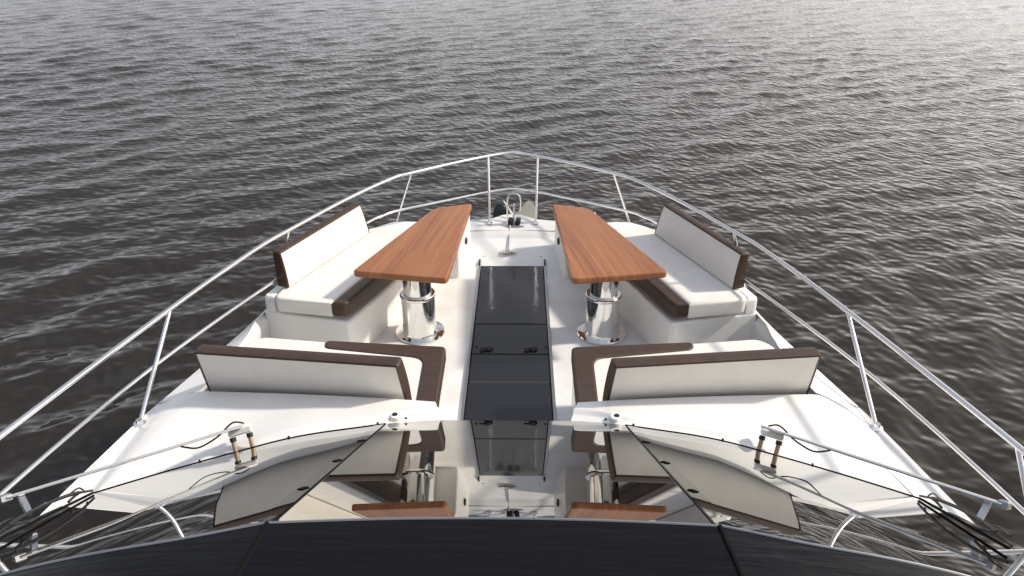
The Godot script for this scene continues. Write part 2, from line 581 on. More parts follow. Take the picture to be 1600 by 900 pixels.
func make_side(yacht: Node3D, s: float, G: PackedVector3Array):
	# side deck outside the seats
	var inner := smooth([Vector3(1.2, 0.245, -7.06), Vector3(1.41, 0.29, -6.82), Vector3(1.57, 0.32, -6.38), Vector3(1.73, 0.33, -5.9), Vector3(1.88, 0.33, -5.38), Vector3(1.93, 0.33, -5.0), Vector3(1.9, 0.40, -4.75), Vector3(1.85, 0.46, -4.45), Vector3(1.845, 0.50, -4.0), Vector3(1.845, 0.555, -3.66)], 6)
	var gsel := PackedVector3Array()
	for p in G:
		if p.z >= -7.1 and p.z <= -3.62: gsel.push_back(p)
	var A := resample(inner, 40); var B := resample(gsel, 40)
	var sd := Geo.new()
	var rows := []
	for w in [0.0, 0.25, 0.5, 0.75, 0.93, 1.0]:
		var row := PackedVector3Array()
		for i in 40:
			var p := A[i].lerp(B[i], w)
			row.push_back(p)
		rows.push_back(row)
	sd.loft(rows)
	part("side_deck", sd.mirrored(s), M.gelcoat, yacht, 60)
	# raised deck between couch and windscreen
	var bl := []
	bl.push_back(Vector3(0.36, 0.603, -3.312))
	bl.push_back(Vector3(0.5, 0.625, -3.27))
	for u in [0.0, 0.13, 0.25, 0.35, 0.45, 0.53, 0.62, 0.7, 0.82, 0.94, 1.05, 1.15, 1.24, 1.31, 1.38, 1.43]:
		bl.push_back(glass(u, base_v(u)) - glass_normal(u) * 0.012)
	for z in [-2.6, -2.2, -1.6, -1.0]: bl.push_back(Vector3(2.055, 0.545, z))
	var base := resample(smooth(bl, 4), 64)
	var fr := [Vector3(0.41, 0.60, -3.492)]
	for k in range(1, 15): fr.push_back(Vector3(lerpf(0.41, 1.845, k / 14.0), lerpf(0.60, 0.555, pow(k / 14.0, 2.0)), lerpf(-3.492, -3.66, k / 14.0)))
	var front := PackedVector3Array(fr)
	front.append_array(PackedVector3Array([Vector3(1.98, 0.53, -3.64)]))
	for p in G:
		if p.z > -3.63 and p.z < -0.6: front.push_back(p)
	# match by share of length in three stretches: inboard, corner, aft
	var F := PackedVector3Array()
	var f1 := PackedVector3Array(); var f2 := PackedVector3Array()
	for p in front:
		if p.z <= -3.4 and f2.is_empty() and p.x < 2.28: f1.push_back(p)
		else: f2.push_back(p)
	f2.insert(0, f1[-1])
	F.append_array(resample(f1, 46)); 
	var f2r := resample(f2, 19)
	for k in range(1, 19): F.push_back(f2r[k])
	var dk := Geo.new()
	rows = []
	var offs := [[0.0, 0.0], [0.025, 0.001], [0.05, 0.002], [0.06, 0.004], [0.075, 0.015], [0.088, 0.023], [0.10, 0.026]]
	for o in offs:
		var row := PackedVector3Array()
		for i in 64:
			var d := F[i] - base[i]
			var L := d.length()
			var fade := 1.0 - smoothstep(1.15, 1.6, base[i].x)
			var p: Vector3 = base[i] + d * (minf(o[0], L * 0.5) / L) + Vector3.UP * o[1] * fade
			row.push_back(p)
		rows.push_back(row)
	for w in [0.5, 0.75, 0.93, 0.985, 1.0]:
		var row := PackedVector3Array()
		for i in 64:
			var fade := 1.0 - smoothstep(1.15, 1.6, base[i].x)
			var p: Vector3 = base[i].lerp(F[i], w) + Vector3.UP * 0.026 * fade * (1.0 - w) * (1.0 - w) * 2.0
			if w == 1.0: p.y -= 0.008
			row.push_back(p)
		rows.push_back(row)
	dk.loft(rows)
	# face towards the couch, and the inboard end down to the floor
	var fa := PackedVector3Array(); var fb := PackedVector3Array()
	for i in 46:
		var q := F[i] + Vector3(0, -0.008, 0)
		fa.push_back(q); fb.push_back(Vector3(q.x, minf(0.34, q.y), q.z + 0.006))
	dk.loft([fa, fb])
	var ea := PackedVector3Array(); var eb := PackedVector3Array()
	for r in rows:
		ea.push_back(r[0]); eb.push_back(Vector3(r[0].x + 0.004, 0.0, r[0].z))
	ea.insert(0, Vector3(0.36, 0.60, -2.6)); eb.insert(0, Vector3(0.364, 0.0, -2.6))
	dk.loft([ea, eb])
	var wa := PackedVector3Array(); var wb := PackedVector3Array()
	for v in [0.27, 0.5, 0.8, 1.1, 1.5, 2.0]:
		var q := glass(1.452, v) - glass_normal(1.45) * 0.02
		wa.push_back(q); wb.push_back(Vector3(2.052, 0.5, q.z))
	var cw := Geo.new()
	cw.loft([wa, wb])
	part("cabin_side", cw.mirrored(s), M.gelcoat, yacht)
	part("raised_deck", dk.mirrored(s), M.gelcoat, yacht, 38)
	# forward seat base with locker
	var sb := Geo.new()
	sb.slab(round_poly([[1.227, -4.868], [0.707, -6.36], [0.60, -6.95], [1.19, -6.98], [1.40, -6.79], [1.56, -6.36], [1.72, -5.9], [1.87, -5.36], [1.945, -5.06]], [0.03, 0.0, 0.0, 0.1, 0.1, 0.1, 0.1, 0.1, 0.04]), [[0, -0.02], [0, 0.318], [0.008, 0.332], [0.022, 0.338]])
	part("seat_base", sb.mirrored(s), M.gelcoat, yacht)
	var co := Geo.new()
	co.slab(round_poly([[1.83, -5.032], [1.80, -5.16], [1.66, -5.7], [1.46, -6.3], [1.545, -6.36], [1.705, -5.9], [1.85, -5.36], [1.93, -5.06]], [0.0, 0, 0, 0, 0, 0, 0, 0.05]), [[0, 0.34], [0, 0.44], [0.006, 0.458], [0.018, 0.468]])
	part("seat_coaming", co.mirrored(s), M.gelcoat, yacht)
	var lk := Geo.new()
	lk.slab(round_poly([[0.505, -6.34], [0.425, -6.93], [0.84, -6.95], [0.80, -6.36]], 0.025), [[0, -0.02], [0, 0.43], [0.007, 0.446], [0.02, 0.452]])
	var lock := part("locker", lk.mirrored(s), M.gelcoat, yacht)
	var kn := Geo.new()
	var kb := Basis(Vector3(0, 0, 1), PI / 2)
	kn.lathe([[0.0, 0.0], [0.036, 0.0], [0.036, 0.012], [0.026, 0.02], [0.0, 0.02]], Vector3(0.462, 0.245, -6.68), 16, kb)
	part("latch", kn.mirrored(s), M.black, lock)
	# aft couch base: a moulded seat with a lower toe-kick wall
	var cb := Geo.new()
	cb.slab(round_poly([[0.44, -4.285], [1.28, -4.36], [1.84, -4.46], [1.84, -3.5], [0.44, -3.4]], [0.05, 0, 0.12, 0, 0]), [[0, -0.02], [0, 0.345], [0.006, 0.36], [0.02, 0.368]])
	part("couch_base", cb.mirrored(s), M.gelcoat, yacht)

func make_hatch(yacht: Node3D):
	# sunken companionway under two smoked sliding panels
	var well := Geo.new()
	for z in [[-2.6, -6.61]]:
		well.quad(Vector3(-0.335, 0, z[0]), Vector3(-0.335, -0.7, z[0]), Vector3(-0.335, -0.7, z[1]), Vector3(-0.335, 0, z[1]))
		well.quad(Vector3(0.335, 0, z[1]), Vector3(0.335, -0.7, z[1]), Vector3(0.335, -0.7, z[0]), Vector3(0.335, 0, z[0]))
	well.quad(Vector3(-0.335, 0.0, -6.61), Vector3(-0.335, -0.7, -6.61), Vector3(0.335, -0.7, -6.61), Vector3(0.335, 0.0, -6.61))
	well.quad(Vector3(-0.335, -0.7, -6.61), Vector3(-0.335, -0.7, -2.6), Vector3(0.335, -0.7, -2.6), Vector3(0.335, -0.7, -6.61))
	part("companionway", well, M.stair, yacht)
	var k := 0
	for q in [[-5.95, -6.6, -0.10], [-5.45, -5.95, -0.24], [-4.9, -5.45, -0.38], [-4.35, -4.9, -0.52]]:
		var st := Geo.new()
		st.box(Vector3(0, q[2] - 0.1, (q[0] + q[1]) / 2), Vector3(0.62, 0.2, q[0] - q[1] - 0.01))
		var sp := part("stair_tread", st, M.stair, yacht)
		var ns := Geo.new()
		ns.box(Vector3(0, q[2] + 0.006, q[0] - 0.02), Vector3(0.56, 0.012, 0.025))
		part("nosing", ns, M.nosing, sp)
		k += 1
	# aluminium runners on both sides and the forward sill
	for s in [1.0, -1.0]:
		var rn := Geo.new()
		rn.box(Vector3(0.322, 0.006, -4.6), Vector3(0.022, 0.03, 4.0), Basis.IDENTITY, 0.003)
		var rp := part("hatch_runner", rn.mirrored(s), M.alloy, yacht)
		var pin := Geo.new()
		pin.box(Vector3(0.325, 0.02, -6.66), Vector3(0.018, 0.035, 0.1))
		part("end_stop", pin.mirrored(s), M.black, rp)
	for q in [[-6.585, -5.445, "front"], [-5.43, -4.965, "forward"], [-4.95, -4.56, "mid"], [-4.545, -2.7, "aft"]]:
		var pn := Geo.new()
		pn.slab(round_poly([[-0.305, q[0]], [0.305, q[0]], [0.305, q[1]], [-0.305, q[1]]], 0.01, 3), [[0.003, -0.004], [0, 0.0], [0, 0.008], [0.004, 0.012]])
		var pp := part("hatch_panel", pn, M.tint, yacht)
		var fr := Geo.new()
		var z0: float = q[0]; var z1: float = q[1]
		for e in [[Vector3(0, -0.012, z0 + 0.022), Vector3(0.60, 0.014, 0.04)], [Vector3(0, -0.012, z1 - 0.022), Vector3(0.60, 0.014, 0.04)], [Vector3(-0.283, -0.012, (z0 + z1) / 2), Vector3(0.034, 0.014, z1 - z0 - 0.1)], [Vector3(0.283, -0.012, (z0 + z1) / 2), Vector3(0.034, 0.014, z1 - z0 - 0.1)]]:
			fr.box(e[0], e[1])
		part("panel_frame", fr, M.black, pp)
		if q[2] != "forward":
			var sl := Geo.new()
			sl.box(Vector3(0, 0.009, (z1 if q[2] != "aft" else z0) - 0.004), Vector3(0.59, 0.010, 0.004), Basis.IDENTITY, 0.001)
			part("edge_strip", sl, M.stair, pp)
		if q[2] == "forward":
			for x in [-0.17, 0.185]:
				var hd := Geo.new()
				hd.lathe([[0.0, 0.0], [0.034, 0.0], [0.034, 0.01], [0.02, 0.024], [0.0, 0.026]], Vector3(x, 0.012, -5.03), 16)
				hd.box(Vector3(x - 0.03, 0.028, -5.02), Vector3(0.09, 0.014, 0.022), Basis(Vector3.UP, 0.25))
				part("handle", hd, M.black, pp)
				var sc := Geo.new()
				sc.lathe([[0.0, 0.0], [0.010, 0.0], [0.008, 0.008], [0.0, 0.009]], Vector3(x + (0.10 if x > 0 else -0.10), 0.012, -5.06), 10)
				part("stud", sc, M.black, pp)

func make_windscreen():
	# centre pane
	var rows := []; var nor := []
	for i in 31:
		var x := lerpf(-0.636, 0.636, i / 30.0)
		var v0 := front_v(x)
		var row := PackedVector3Array(); var nr := PackedVector3Array()
		for j in 13:
			row.push_back(Vector3(x, SEAM.y, SEAM.z) + T * lerpf(v0, 1.745 + 0.06 * pow(absf(x) / 0.64, 2.0), j / 12.0)); nr.push_back(NB)
		rows.push_back(row); nor.push_back(nr)
	var w := thing("windscreen", "dark mirror-like three-pane windscreen across the lower edge of the picture", "windscreen")
	put("centre_pane", with_normals(rows, nor), M.mirror, w)
	var ed := Geo.new()
	var e1 := PackedVector3Array(); var e2 := PackedVector3Array()
	for r in rows:
		e1.push_back(r[0]); e2.push_back(r[0] - NB * 0.012)
	ed.loft([e1, e2])
	part("pane_edge", ed, M.grey, w)
	for s in [1.0, -1.0]:
		var f := Vector3(s, 1, 1)
		rows = []; nor = []
		var fro := []; var frn := []
		for i in 49:
			var u := lerpf(0.006, 1.455, i / 48.0)
			var v0 := base_v(u)
			var row := PackedVector3Array(); var nr := PackedVector3Array()
			for j in 25:
				row.push_back(glass(u, lerpf(v0, brow_v(u), j / 24.0)) * f); nr.push_back(glass_normal(u) * f)
			rows.push_back(row); nor.push_back(nr)
		put("side_pane", with_normals(rows, nor), M.mirror, w)
		var sk := Geo.new()
		e1 = PackedVector3Array(); e2 = PackedVector3Array()
		for i in 49:
			e1.push_back(rows[i][0]); e2.push_back(rows[i][0] - nor[i][0] * 0.012)
		for j in 25:
			e1.push_back(rows[48][j]); e2.push_back(rows[48][j] - nor[48][j] * 0.012)
		sk.loft([e1, e2])
		part("pane_edge", sk, M.grey, w)
		# black gasket along the foot of the pane
		var gk := Geo.new()
		var gp := PackedVector3Array()
		for i in 49:
			var u := lerpf(0.0, 1.44, i / 48.0)
			gp.push_back((glass(u, base_v(u) - 0.002) + glass_normal(u) * 0.0015) * f)
		gk.tube(gp, 0.0028, 6)
		part("gasket", gk, M.rubber, w)
		# frit band beside the seam
		fro = []; frn = []
		for i in 5:
			var u := lerpf(0.008, 0.062, i / 4.0)
			var row := PackedVector3Array(); var nr := PackedVector3Array()
			for j in 13:
				row.push_back((glass(u, lerpf(base_v(u) + 0.02, 1.8, j / 12.0)) + glass_normal(u) * 0.0015) * f); nr.push_back(glass_normal(u) * f)
			fro.push_back(row); frn.push_back(nr)
		put("frit_band", with_normals(fro, frn), M.frit, w)
		var sm := Geo.new()
		var sp := PackedVector3Array()
		for j in 9: sp.push_back((SEAM + T * lerpf(-0.055, 1.83, j / 8.0) + NB * 0.0005) * f)
		sm.tube(sp, 0.0026, 6)
		part("seam", sm, M.rubber, w)
		for q in [[0.028, 0.43], [0.03, 0.88], [0.034, 1.34]]:
			var cl := Geo.new()
			var n := glass_normal(q[0])
			var bs := Basis(Vector3.RIGHT.cross(n).cross(n).normalized() * -1.0, n, T).orthonormalized()
			cl.box(glass(q[0], q[1]) + n * 0.003, Vector3(0.026, 0.004, 0.032), bs.rotated(n, 0.6), 0.0015)
			part("glass_clip", cl.mirrored(s), M.rubber, w)
	# glossy black brow above the panes
	var b := thing("windscreen_brow", "glossy black roof brow along the bottom of the picture", "brow")
	var bd := Vector3(0, sin(deg_to_rad(11.0)), cos(deg_to_rad(11.0)))
	var bn := Vector3(0, cos(deg_to_rad(11.0)), -sin(deg_to_rad(11.0)))
	rows = []; nor = []
	var rim := PackedVector3Array()
	for i in 31:
		var x := lerpf(-0.637, 0.637, i / 30.0)
		var e := Vector3(x, SEAM.y, SEAM.z) + T * (1.745 + 0.06 * pow(absf(x) / 0.64, 2.0)) + NB * 0.014
		rim.push_back(e + NB * 0.001)
		rows.push_back(brow_row(e, bd)); nor.push_back(same(bn, 12))
	put("brow_panel", with_normals(rows, nor), M.visor, b)
	brow_rim(b, rim)
	for s in [1.0, -1.0]:
		var f := Vector3(s, 1, 1)
		rows = []; nor = []; rim = PackedVector3Array()
		for i in 41:
			var u := lerpf(0.0, 1.5, i / 40.0)
			var n := glass_normal(u)
			var e := glass(u, brow_v(u)) + n * 0.014
			if i == 0: e.x = 0.647
			rim.push_back((e + n * 0.001) * f)
			var r := brow_row(e, bd)
			for k in r.size(): r[k] = r[k] * f
			rows.push_back(r)
			nor.push_back(same((bn * cos(prof[mini(int(u * 100), 160)][3]) + Vector3.RIGHT * sin(prof[mini(int(u * 100), 160)][3])).normalized() * f, 12))
		put("brow_panel", with_normals(rows, nor), M.visor, b)
		brow_rim(b, rim)
		var js := Geo.new()
		var e0 := SEAM + T * 1.806 + NB * 0.013
		js.tube(PackedVector3Array([e0, e0 + bd * 1.3]), 0.008, 6)
		part("joint_seal", js.mirrored(s), M.rubber, b)

func same(v: Vector3, n: int) -> PackedVector3Array:
	var p := PackedVector3Array()
	for i in n: p.push_back(v)
	return p

func brow_row(e: Vector3, bd: Vector3) -> PackedVector3Array:
	var p := PackedVector3Array()
	for j in 12: p.push_back(e + bd * (1.35 * j / 11.0))
	return p

func brow_rim(b: Node3D, rim: PackedVector3Array):
	var g := Geo.new()
	g.tube(rim, 0.004, 6)
	part("edge_trim", g, M.alloy, b)

# ------------------------------------------------------------------ furniture
func cushion_profile(y0: float, y1: float, r: float) -> Array:
	return [[r * 0.7, y0], [r * 0.2, y0 + r * 0.35], [0.0, y0 + r], [0.0, y1 - r], [r * 0.12, y1 - r * 0.5], [r * 0.42, y1 - r * 0.16], [r, y1]]

func face_depth(front: Array, k: float) -> float:
	return lerpf(front[0], front[1], k) - front[2] * 4.0 * k * (1.0 - k)

func backrest(o: Node3D, a: Vector3, b: Vector3, H: float, front: Array, back: Array, s: float, taper := 0.0):
	# a, b: the foot of the front face's ends; front / back: depth offsets from foot to top, measured rearwards
	var d := (b - a).normalized()
	var L := a.distance_to(b)
	var rear := Vector3(-d.z, 0, d.x)
	if rear.dot(Vector3(front[3], 0, front[4])) < 0: rear = -rear
	var th := 0.016
	var body := Geo.new()
	var rows := []
	for i in 13:
		var l := lerpf(th, L - th, i / 12.0)
		var puff := 0.006 * pow(sin(PI * i / 12.0), 0.5)
		var ring := PackedVector3Array()
		for j in 9:
			var h := (H - th) * j / 8.0
			ring.push_back(a + d * l * (1.0 - taper * h / H) + Vector3.UP * h + rear * (face_depth(front, h / H) - puff * sin(PI * j / 8.0)))
		for j in 9:
			var h := (H - th) * (8 - j) / 8.0
			ring.push_back(a + d * l * (1.0 - taper * h / H) + Vector3.UP * h + rear * (lerpf(back[0], back[1], h / H) + puff * sin(PI * j / 8.0)))
		rows.push_back(ring)
	body.loft(rows, true)
	body.fan(rows[0], true); body.fan(rows[-1])
	part("cushion_body", body.mirrored(s), M.cream, o, 50)
	# brown leather band over both ends and the top
	var path := []      # [l, h, out_l, out_h]
	for j in 7: path.push_back([th, (H - th) * j / 7.0, -1.0, 0.0])
	for j in 5:
		var w := j / 4.0 * PI / 2
		path.push_back([th, H - th, -cos(w), sin(w)])
	for j in range(1, 8): path.push_back([lerpf(th, L - th, j / 8.0), H - th, 0.0, 1.0])
	for j in 5:
		var w := j / 4.0 * PI / 2
		path.push_back([L - th, H - th, sin(w), cos(w)])
	for j in range(1, 8): path.push_back([L - th, (H - th) * (7 - j) / 7.0, 1.0, 0.0])
	rows = []
	for p in path:
		var h: float = p[1]
		var f0: float = face_depth(front, h / H) - 0.0015; var b0: float = lerpf(back[0], back[1], h / H) + 0.0015
		var base: Vector3 = a + d * p[0] * (1.0 - taper * h / H) + Vector3.UP * h
		var out: Vector3 = d * p[2] + Vector3.UP * p[3]
		rows.push_back(PackedVector3Array([base + rear * f0, base + rear * f0 + out * (th - 0.005), base + rear * (f0 + 0.004) + out * (th - 0.001), base + rear * lerpf(f0, b0, 0.5) + out * (th + 0.003), base + rear * (b0 - 0.004) + out * (th - 0.001), base + rear * b0 + out * (th - 0.005), base + rear * b0]))
	var band := Geo.new()
	band.loft(rows, true)
	part("leather_band", band.mirrored(s), M.brown, o, 50)

func make_furniture(s: float):
	var side := "left" if s < 0 else "right"
	# table
	var t := thing("table", "varnished mahogany table on the %s of the walkway, on a chrome pedestal" % side, "table", "two mahogany deck tables")
	var tp := Geo.new()
	tp.slab(round_poly([[0.459, -4.863], [1.19, -4.99], [0.711, -6.333], [0.372, -6.459]], [0.05, 0.04, 0.07, 0.035], 6), [[0.008, 0.668], [0.0, 0.676], [0.0, 0.708], [0.004, 0.716], [0.012, 0.72]])
	# grain runs along the table: rotate and scale the texture to its long axis
	var ang := 0.184
	var uv := Transform2D(ang * s, Vector2.ZERO)
	uv = Transform2D(0.0, Vector2(1.0 / 0.95, 1.0 / 1.9), 0.0, Vector2(0.13 if s > 0 else 0.61, 0.2 if s > 0 else 0.7)) * uv
	part("tabletop", tp.mirrored(s), M.wood, t, 30, uv)
	var pc := Vector3(0.755, 0, -5.31)
	var g := Geo.new()
	g.lathe([[0.0, 0.004], [0.205, 0.004], [0.207, 0.012], [0.20, 0.022], [0.168, 0.027], [0.0, 0.027]], pc, 48)
	part("base_plate", g.mirrored(s), M.chrome, t)
	var bk := Geo.new()
	bk.lathe([[0.0, 0.0005], [0.196, 0.0005], [0.196, 0.005], [0.0, 0.005]], pc, 40)
	part("base_gasket", bk.mirrored(s), M.rubber, t)
	g = Geo.new()
	g.lathe([[0.0, 0.027], [0.15, 0.027], [0.143, 0.05], [0.139, 0.12], [0.138, 0.345], [0.0, 0.345]], pc, 48)
	part("lower_column", g.mirrored(s), M.chrome, t)
	g = Geo.new()
	g.lathe([[0.118, 0.345], [0.141, 0.345], [0.146, 0.352], [0.146, 0.366], [0.139, 0.374], [0.118, 0.374]], pc, 48)
	part("collar", g.mirrored(s), M.chrome, t)
	g = Geo.new()
	g.lathe([[0.0, 0.36], [0.115, 0.36], [0.115, 0.64], [0.17, 0.645], [0.17, 0.667], [0.0, 0.667]], pc, 48)
	part("upper_column", g.mirrored(s), M.chrome, t)
	# forward seat cushion
	var fs := thing("seat_cushion", "long cream seat cushion with brown front edge outside the %s table" % side, "seat cushion", "two forward bench cushions")
	g = Geo.new()
	g.slab(round_poly([[1.352, -4.892], [0.85, -6.33], [1.26, -6.42], [1.39, -6.34], [1.64, -5.7], [1.785, -5.16], [1.815, -4.975]], [0.0, 0.0, 0.06, 0.06, 0.0, 0.0, 0.06]), cushion_profile(0.368, 0.50, 0.022))
	part("cushion", g.mirrored(s), M.cream, fs, 50)
	g = Geo.new()
	g.slab(round_poly([[1.232, -4.878], [0.75, -6.28], [0.862, -6.28], [1.347, -4.893]], [0.055, 0.0, 0.0, 0.0]), cushion_profile(0.38, 0.502, 0.022))
	part("leather_edge", g.mirrored(s), M.brown, fs, 50)
	# forward backrest
	var fb := thing("backrest", "long cream backrest with brown band at the hull rail, beside the %s table" % side, "backrest", "two forward backrests")
	backrest(fb, Vector3(1.735, 0.511, -5.115), Vector3(1.305, 0.511, -6.25), 0.296, [0.0, 0.035, 0.006, 1.0, 0.0], [0.098, 0.098], s, 0.045)
	# aft couch cushion
	var ac := thing("couch_cushion", "cream couch cushion with brown L-shaped edge behind the %s aft backrest" % side, "seat cushion", "two aft couch cushions")
	g = Geo.new()
	g.slab(round_poly([[0.436, -4.302], [1.278, -4.380], [1.74, -4.445], [1.825, -4.34], [1.835, -3.69], [0.43, -3.535]], [0.04, 0.0, 0.08, 0.06, 0.0, 0.0]), cushion_profile(0.372, 0.466, 0.015))
	part("cushion", g.mirrored(s), M.cream, ac, 50)
	g = Geo.new()
	g.slab(round_poly([[0.428, -4.312], [1.275, -4.388], [1.262, -4.284], [0.568, -4.162], [0.553, -3.54], [0.422, -3.53]], [0.04, 0.046, 0.046, 0.085, 0.0, 0.0], 7), cushion_profile(0.378, 0.475, 0.015))
	part("leather_edge", g.mirrored(s), M.brown, ac, 50)
	# aft backrest
	var ab := thing("aft_backrest", "low cream backrest with brown top seen from behind, %s aft couch" % side, "backrest", "two aft backrests")
	backrest(ab, Vector3(0.572, 0.47, -3.665), Vector3(1.825, 0.47, -3.805), 0.412, [0.0, 0.15, 0.02, 0.0, 1.0], [0.072, 0.235], s, 0.05)

# ------------------------------------------------------------------ railing, wipers, bow gear
func make_railing():
	var o := thing("bow_railing", "polished stainless steel railing running round the whole bow", "railing")
	var tops := [[0.0, 0.9, -7.48], [0.214, 0.9, -7.39], [0.56, 0.9, -7.14], [0.975, 0.9, -6.79], [1.13, 0.9, -6.635], [1.421, 0.905, -6.077], [1.726, 0.92, -5.299], [1.86, 0.93, -4.894], [2.073, 0.95, -3.952], [2.283, 1.0, -2.616], [2.36, 1.02, -1.9], [2.44, 1.05, -0.6]]
	var mids := [[0.0, 0.5, -7.49], [0.24, 0.5, -7.406], [0.62, 0.5, -7.17], [1.136, 0.5, -6.838], [1.274, 0.505, -6.66], [1.344, 0.51, -6.547], [1.60, 0.55, -5.86], [1.825, 0.58, -5.098], [2.179, 0.62, -3.836], [2.364, 0.68, -2.585], [2.45, 0.70, -1.6], [2.5, 0.72, -0.6]]
	var ra := []
	for q in [[tops, 0.015, "top_rail"], [mids, 0.0115, "middle_rail"]]:
		var half := []
		for p in q[0]: half.push_back(Vector3(p[0], p[1], p[2]))
		ra.push_back(smooth(half, 7))
		var both := []
		for i in range(half.size() - 1, 0, -1): both.push_back(half[i] * Vector3(-1, 1, 1))
		both.append_array(half)
		var full := smooth(both, 7)
		var g := Geo.new()
		g.tube(full, q[1], 12)
		part(q[2], g, M.steel, o)
	# stanchions: foot on the deck, raked forward to the top rail
	for s in [-1.0, 1.0]:
		for q in [[Vector3(0.242, 0.235, -7.19), -7.365], [Vector3(1.215, 0.25, -7.06), -6.795], [Vector3(1.935, 0.31, -5.33), -5.30], [Vector3(2.105, 0.503, -3.40), -3.96], [Vector3(2.275, 0.535, -2.15), -2.62], [Vector3(2.34, 0.54, -0.7), -1.05]]:
			var top := at_len(ra[0], q[1])
			var g := Geo.new()
			var foot: Vector3 = q[0]
			g.tube(PackedVector3Array([foot, foot.lerp(top, 0.5), top]), 0.0125, 10)
			var st := part("stanchion", g.mirrored(s), M.steel, o)
			var fg := Geo.new()
			fg.lathe([[0.0, 0.0], [0.036, 0.0], [0.036, 0.006], [0.020, 0.012], [0.018, 0.03], [0.0, 0.03]], foot - Vector3(0, 0.004, 0), 16)
			part("foot_flange", fg.mirrored(s), M.steel, st)

func make_wiper(s: float):
	var side := "left" if s < 0 else "right"
	var o := thing("windscreen_wiper", "%s windscreen wiper with long double arm lying across the deck" % side, "wiper", "two windscreen wipers")
	var b1 := glass(0.70, base_v(0.70)) + Vector3(0, 0, -0.01)
	var b2 := glass(0.785, base_v(0.785)) + Vector3(0, 0, -0.005)
	var n := glass_normal(0.74)
	for b in [b1, b2]:
		var g := Geo.new()
		g.tube(PackedVector3Array([b, b + n * 0.062]), 0.0125, 12)
		var sp := part("spindle", g.mirrored(s), M.bronze, o)
		g = Geo.new()
		g.tube(PackedVector3Array([b + n * 0.052, b + n * 0.074]), 0.0165, 12)
		part("cap", g.mirrored(s), M.black, sp)
	var a0 := (b1 + b2) / 2 + n * 0.119
	var a1 := Vector3(2.09, 0.915, -2.345)
	var d := (a1 - a0).normalized()
	var bs := Basis(d, n, d.cross(n)).orthonormalized()
	var g := Geo.new()
	var rows := []
	for q in [[-0.06, 0.022], [0.02, 0.026], [0.10, 0.026], [0.28, 0.016], [a0.distance_to(a1), 0.024]]:
		var c: Vector3 = a0 + d * q[0]
		var w: float = q[1]
		rows.push_back(PackedVector3Array([c + bs.z * w + bs.y * 0.006, c + bs.z * w - bs.y * 0.006, c - bs.z * w - bs.y * 0.006, c - bs.z * w + bs.y * 0.006]))
	g.loft(rows, true); g.fan(rows[0], true); g.fan(rows[-1])
	part("main_arm", g.mirrored(s), M.paint, o, 20)
	g = Geo.new()
	g.box((b1 + b2) / 2 + n * 0.095, Vector3(0.112, 0.034, 0.045), Basis((b2 - b1).normalized(), n, (b2 - b1).normalized().cross(n)).orthonormalized(), 0.006)
	part("arm_head", g.mirrored(s), M.paint, o)
	g = Geo.new()
	g.tube(PackedVector3Array([a0 + bs.z * 0.04, a0 + bs.z * 0.042 + d * 0.4, a1 + bs.z * 0.034]), 0.006, 8)
	part("link_rod", g.mirrored(s), M.steel, o)
	g = Geo.new()
	g.tube(smooth([a0 + n * 0.012 - d * 0.03, a0 + n * 0.03 + d * 0.03, a0 + d * 0.10 - bs.z * 0.05 - n * 0.02, a0 + d * 0.2 - bs.z * 0.06 - n * 0.045, a0 + d * 0.28 - bs.z * 0.03 - n * 0.02, a0 + d * 0.32]), 0.0045, 8)
	part("washer_hose", g.mirrored(s), M.rubber, o)
	# blade: bridge, two yokes and the rubber
	var q0 := Vector3(2.01, 0.60, -2.74); var q1 := glass(1.215, 1.22) + glass_normal(1.2) * 0.03
	var bd := (q1 - q0).normalized()
	var up := glass_normal(1.4)
	var mid := q0.lerp(q1, 0.52)
	g = Geo.new()
	g.tube(PackedVector3Array([q0 - up * 0.012, q1 - up * 0.012]), 0.006, 6)
	part("blade_rubber", g.mirrored(s), M.rubber, o)
	g = Geo.new()
	g.tube(smooth([q0.lerp(q1, 0.16) + up * 0.018, q0.lerp(q1, 0.3) + up * 0.028, mid + up * 0.034, q0.lerp(q1, 0.75) + up * 0.028, q0.lerp(q1, 0.88) + up * 0.018]), 0.008, 8)
	var br := part("blade_bridge", g.mirrored(s), M.black, o)
	for k in [0.16, 0.88]:
		var c := q0.lerp(q1, k)
		g = Geo.new()
		g.tube(smooth([c - bd * 0.15, c - bd * 0.08 + up * 0.008, c + up * 0.016, c + bd * 0.08 + up * 0.008, c + bd * 0.13]), 0.006, 6)
		g.tube(smooth([c - bd * 0.13 + Vector3.RIGHT * 0.03, c - bd * 0.05 + up * 0.03 + Vector3.RIGHT * 0.02, c + bd * 0.1 + up * 0.03]), 0.004, 6)
		part("yoke", g.mirrored(s), M.black, br)
	g = Geo.new()
	g.box(a1, Vector3(0.04, 0.035, 0.06), bs, 0.006)
	g.box(a1.lerp(mid, 0.45), Vector3(0.022, 0.12, 0.028), Basis(d, (a1 - mid).normalized(), d.cross((a1 - mid).normalized())).orthonormalized(), 0.005)
	part("blade_joint", g.mirrored(s), M.alloy, o)

